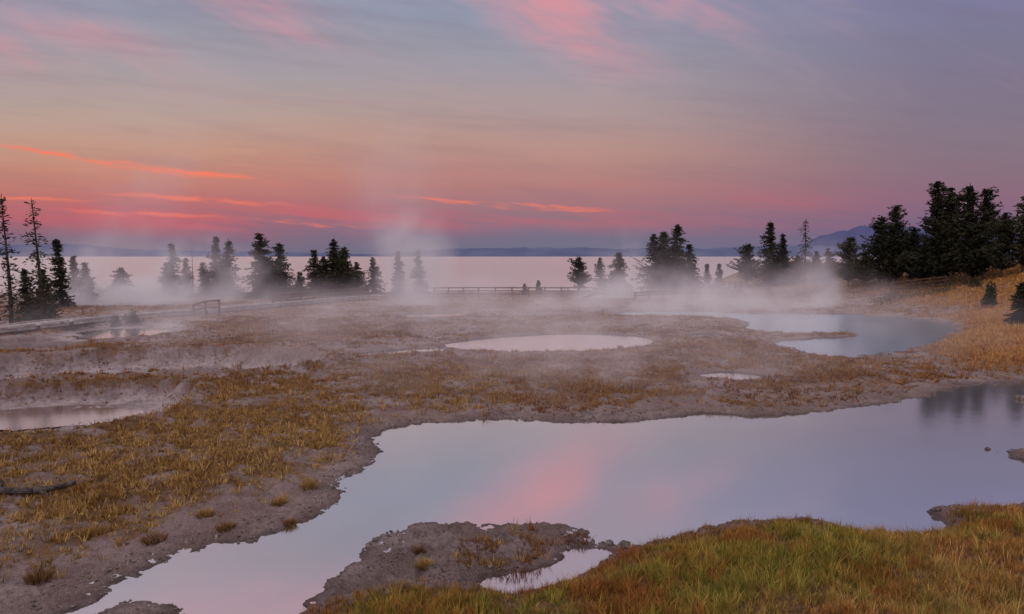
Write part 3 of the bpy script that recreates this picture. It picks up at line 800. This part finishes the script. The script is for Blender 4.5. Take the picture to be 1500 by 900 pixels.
fence('wooden_fence', [(1305,428),(1340,424),(1385,420)], 'rail fence below the big dark pines on the slope', hgt=1.3)
fence('wooden_fence', [(930,440),(990,437),(1060,434)], 'low rail fence in mist below the pine cluster right of centre', hgt=1.0, rails=2)
x, y, zz = hit(284, 464)
root = empty('wooden_railing', (x, y, zz)); tag(root, 'brown timber railing with sloping handrail at the boardwalk bend', 'railing')
Pq = [Vector((0, 0, 0)), Vector((1.1, .15, 0)), Vector((2.3, .3, 0))]
Hh = [1.15, 1.5, 1.6]
for p, hh in zip(Pq, Hh):
    mb = MB(); mb.beam(p-Vector((0, 0, .2)), p+Vector((0, 0, hh)), .18); mb.build('post', WOODB, root)
for i in range(2):
    for k in (1.0, .6):
        a = Pq[i]; b = Pq[i+1]
        mb = MB(); mb.beam(a+Vector((0, -.13, Hh[i]*k-.07)), b+Vector((0, -.13, Hh[i+1]*k-.07)), .07, .17); mb.build('rail', WOODB, root)
# ------------------------------------------------------------------ logs, rocks, tufts
def log(name, pts, r0, r1, branches, label, mat, cat='log'):
    a = pts[0]; root = empty(name, a); tag(root, label, cat); o0 = Vector(a)
    P = [Vector(p)-o0 for p in pts]; n_ = len(P)
    mb = MB(); mb.tube(P, [r0+(r1-r0)*i/(n_-1) for i in range(n_)], 9); mb.build('trunk', mat, root)
    for b in branches:
        mb = MB(); Q = [Vector(q)-o0 for q in b]
        mb.tube(Q, [r0*.45*(1-.7*i/(len(Q)-1)) for i in range(len(Q))], 6); mb.build('branch', mat, root)
def gp(px, py, dz=0.0):
    x, y, z_ = hit(px, py); return (x, y, z_+dz)
log('fallen_log', [gp(-40,730,.12), gp(10,728,.15), gp(50,727,.13), gp(85,724,.15), gp(112,720,.22)], .10, .06, [[gp(5,728,.14), gp(4,726,.35), gp(-4,724,.5)], [gp(60,727,.1), gp(72,733,.1)], [gp(95,722,.14), gp(104,716,.12)]], 'dark fallen branch lying on golden grass at the left edge', LOGM)
log('leaning_snag', [gp(1396,418,0), gp(1380,418,1.6), gp(1362,418,3.6), gp(1352,418,4.6)], .12, .03, [[gp(1380,418,1.6), gp(1376,418,2.6)], [gp(1368,418,3.0), gp(1356,418,3.0)]], 'bare grey dead trunk leaning left among the tall pines', DEAD)
log('driftwood_pile', [gp(855,440,.3), gp(875,439,.9), gp(892,439,.6)], .12, .05, [[gp(860,440,.3), gp(890,440,1.3)], [gp(850,441,.1), gp(885,440,.2)], [gp(872,440,.6), gp(862,440,1.2)]], 'tangle of dark fallen branches in front of the long fence at its right', LOGM)
def rock(px, py, r, label):
    x, y, z_ = hit(px, py)
    bm = bmesh.new(); bmesh.ops.create_icosphere(bm, subdivisions=3, radius=r)
    sd = U(0, 50); sc = (U(.9, 1.4), U(.7, 1.1), U(.45, .7))
    for v_ in bm.verts:
        c_ = v_.co.copy(); n_ = c_.normalized()
        k = 1+.45*(fbm(np.array([n_.x*1.6+sd]), np.array([n_.y*1.6+n_.z*2.1]), 3, 7)[0]-.5)*1.6
        v_.co = Vector((c_.x*sc[0], c_.y*sc[1], c_.z*sc[2]))*k
    me = bpy.data.meshes.new('rock'); bm.to_mesh(me); bm.free()
    o = link('rock', me, ROCK); o.location = (x, y, max(z_, 0)+r*.15); o.rotation_euler = (0, 0, U(0, 6)); tag(o, label, 'rock')
for a in [(893,797,.10,'small dark rock at the tip of the mud spit'),(914,802,.16,'flat rock where the mud spit meets the grassy bank'),
          (1446,664,.10,'dark rock in the water left of the right edge islet'),(1494,598,.2,'rounded dark rock in the pool near the upper right bank'),
          (1372,748,.10,'broken rock on the small mud point by the right bank'),
          (672,578,.14,'pale stone alone in the brown grass above the large pool'),(540,800,.07,'small stone on the left edge of the mud spit')]: rock(*a)
def tuft(px, py, r, hgt, cols, label):
    x, y, z_ = hit(px, py); n_ = 260
    a = rng.uniform(0, 6.28, n_); q = r*np.sqrt(rng.uniform(0, 1, n_))
    T = palette(rng.uniform(0, 1, n_), cols)*rng.uniform(.6, 1.2, (n_, 1))
    me = blades('grass_tuft', np.cos(a)*q, np.sin(a)*q, np.full(n_, -.03), hgt*rng.uniform(.5, 1, n_), np.full(n_, .014), np.clip(q/r*.8, .1, .8), a, T, True)
    o = link('grass_tuft', me, GRASS); o.location = (x, y, z_); tag(o, label, 'grass tuft', 'single tufts on the mud banks')
CG = [(.30,.17,.06),(.46,.30,.115),(.22,.125,.045)]; CD = [(.16,.08,.04),(.30,.17,.075),(.12,.06,.035)]; CRD = [(.12,.045,.03),(.20,.085,.045),(.09,.035,.025)]
for a in [(453,714,.2,.3,CG,'round golden tuft on mud near the notch of the left shore'),(331,776,.16,.22,CD,'dark tuft on the left mud bank just above the pool edge'),(300,756,.16,.22,CG,'golden tuft at the grass edge above the dark bank tuft'),
          (226,792,.22,.2,CD,'flat dark tuft on the left mud bank halfway to the corner'),(57,850,.2,.24,CD,'dark tuft on mud in the lower left corner'),(409,738,.14,.2,CG,'small golden tuft on mud left of the round golden tuft'),
          (425,768,.12,.18,CD,'tiny tuft at the water edge of the left mud bank'),(615,808,.13,.18,CD,'small tuft on the left half of the mud spit'),(622,830,.12,.2,CG,'golden tuft below another on the left half of the mud spit'),
          (140,782,.2,.24,CG,'golden tuft at the lower edge of the left grass, near the left side'),
          (700,802,.42,.12,CRD,'low dark red plant patch in the middle of the mud spit'),(845,790,.32,.11,CRD,'low dark red plant patch near the tip of the mud spit'),(760,838,.40,.16,CRD,'dark reddish plant clump at the edge of the small inlet')]: tuft(*a)

# ------------------------------------------------------------------ steam: vapour grids standing in the place
def steam(name, c_, r_, D, lo, hi_, scale, vox, label, lean=0.0, fall=0.0, mat=None, seed=0.0, stretch=1.0, voxz=None, flare=0.0):
    ng = bpy.data.node_groups.new(name, 'GeometryNodeTree')
    ng.interface.new_socket('Geometry', in_out='INPUT', socket_type='NodeSocketGeometry')
    ng.interface.new_socket('Geometry', in_out='OUTPUT', socket_type='NodeSocketGeometry')
    g = G(ng); go = g.new('NodeGroupOutput')
    x, y, z_ = g.sep(g.new('GeometryNodeInputPosition').outputs[0])
    wn = g.sub(g.noise(g.comb(g.add(x, seed+7), y, g.mul(z_, stretch)), scale*.6, 2), .5)
    xs = g.add(g.sub(x, g.mul(z_, lean)), g.mul(wn, r_[0]*1.3))
    wz = g.m('MULTIPLY_ADD', z_, flare/r_[2], 1.0)
    xs = g.m('DIVIDE', xs, g.mul(wz, r_[0]))
    r2 = g.add(g.add(g.sq(xs), g.sq(g.m('DIVIDE', y, r_[1]))), g.sq(g.m('DIVIDE', z_, r_[2])))
    e = g.m('MAXIMUM', g.sub(1.0, r2), 0.0); e = g.mul(e, g.m('SQRT', e))
    nz = g.noise(g.comb(g.add(g.add(x, seed), g.mul(wn, 6.0)), y, g.mul(z_, stretch)), scale, 4, .6)
    d = g.mul(g.mul(e, g.ss(nz, lo, hi_)), D)
    if fall: d = g.mul(d, g.m('EXPONENT', g.mul(g.add(z_, r_[2]*.6), -1.0/fall)))
    vc = g.new('GeometryNodeVolumeCube')
    ex = r_[0]*(1.5+max(flare, 0))+abs(lean)*r_[2]; voxz = voxz or vox
    zl = max(-r_[2], -c_[2]-.6)
    g.put(vc.inputs['Density'], d)
    vc.inputs['Min'].default_value = (-ex, -r_[1], zl); vc.inputs['Max'].default_value = (ex, r_[1], r_[2])
    vc.inputs['Resolution X'].default_value = max(6, int(2*ex/vox)); vc.inputs['Resolution Y'].default_value = max(6, int(2*r_[1]/vox)); vc.inputs['Resolution Z'].default_value = max(6, int((r_[2]-zl)/voxz))
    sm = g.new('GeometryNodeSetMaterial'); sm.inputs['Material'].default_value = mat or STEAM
    ng.links.new(vc.outputs[0], sm.inputs[0]); ng.links.new(sm.outputs[0], go.inputs[0])
    me = bpy.data.meshes.new(name); me.from_pydata([(0, 0, 0)], [], [])
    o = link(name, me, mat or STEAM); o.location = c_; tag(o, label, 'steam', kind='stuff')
    md = o.modifiers.new('vapour', 'NODES'); md.node_group = ng
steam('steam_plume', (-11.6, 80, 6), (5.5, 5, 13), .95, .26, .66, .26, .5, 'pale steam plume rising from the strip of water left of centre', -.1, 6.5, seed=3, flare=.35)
steam('steam_wisp', (-14, 82, 14), (7, 5, 16), .20, .34, .68, .16, .8, 'thin darker steam drifting up above the centre plume', .22, seed=11, mat=UNLIT_STEAM, flare=.45)
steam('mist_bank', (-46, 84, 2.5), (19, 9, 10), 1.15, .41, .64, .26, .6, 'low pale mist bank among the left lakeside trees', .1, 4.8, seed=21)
steam('steam_wisp', (-45, 86, 17), (8.5, 6, 19), .20, .34, .68, .14, .9, 'tall faint smoke-like steam rising above the left mist bank', .45, seed=36, mat=UNLIT_STEAM, flare=.4)
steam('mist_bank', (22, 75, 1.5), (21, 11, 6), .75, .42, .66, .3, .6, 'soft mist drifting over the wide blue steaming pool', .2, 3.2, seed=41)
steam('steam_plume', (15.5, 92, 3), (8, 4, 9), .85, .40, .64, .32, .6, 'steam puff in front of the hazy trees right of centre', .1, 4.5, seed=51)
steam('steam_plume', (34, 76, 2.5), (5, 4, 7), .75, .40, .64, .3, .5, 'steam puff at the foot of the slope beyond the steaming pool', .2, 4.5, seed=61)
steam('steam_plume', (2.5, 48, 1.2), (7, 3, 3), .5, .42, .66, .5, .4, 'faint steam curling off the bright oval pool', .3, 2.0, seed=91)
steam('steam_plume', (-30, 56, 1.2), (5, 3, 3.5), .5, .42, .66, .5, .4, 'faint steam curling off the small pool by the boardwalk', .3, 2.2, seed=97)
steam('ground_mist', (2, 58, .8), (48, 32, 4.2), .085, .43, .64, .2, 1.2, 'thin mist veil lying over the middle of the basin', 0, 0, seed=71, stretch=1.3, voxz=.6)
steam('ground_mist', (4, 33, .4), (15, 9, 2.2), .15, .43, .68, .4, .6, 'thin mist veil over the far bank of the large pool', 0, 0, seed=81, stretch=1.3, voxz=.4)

# ------------------------------------------------------------------ camera
cd = bpy.data.cameras.new('camera'); cam = bpy.data.objects.new('camera', cd); col.objects.link(cam)
cd.sensor_width = 36; cd.lens = 24; cd.clip_start = .1; cd.clip_end = 60000
cam.location = (0, 0, CAMZ); cam.rotation_euler = (math.pi/2-TH, 0, 0)
scene.camera = cam
scene.view_settings.view_transform = 'Standard'; scene.view_settings.look = 'None'; scene.view_settings.exposure = 0
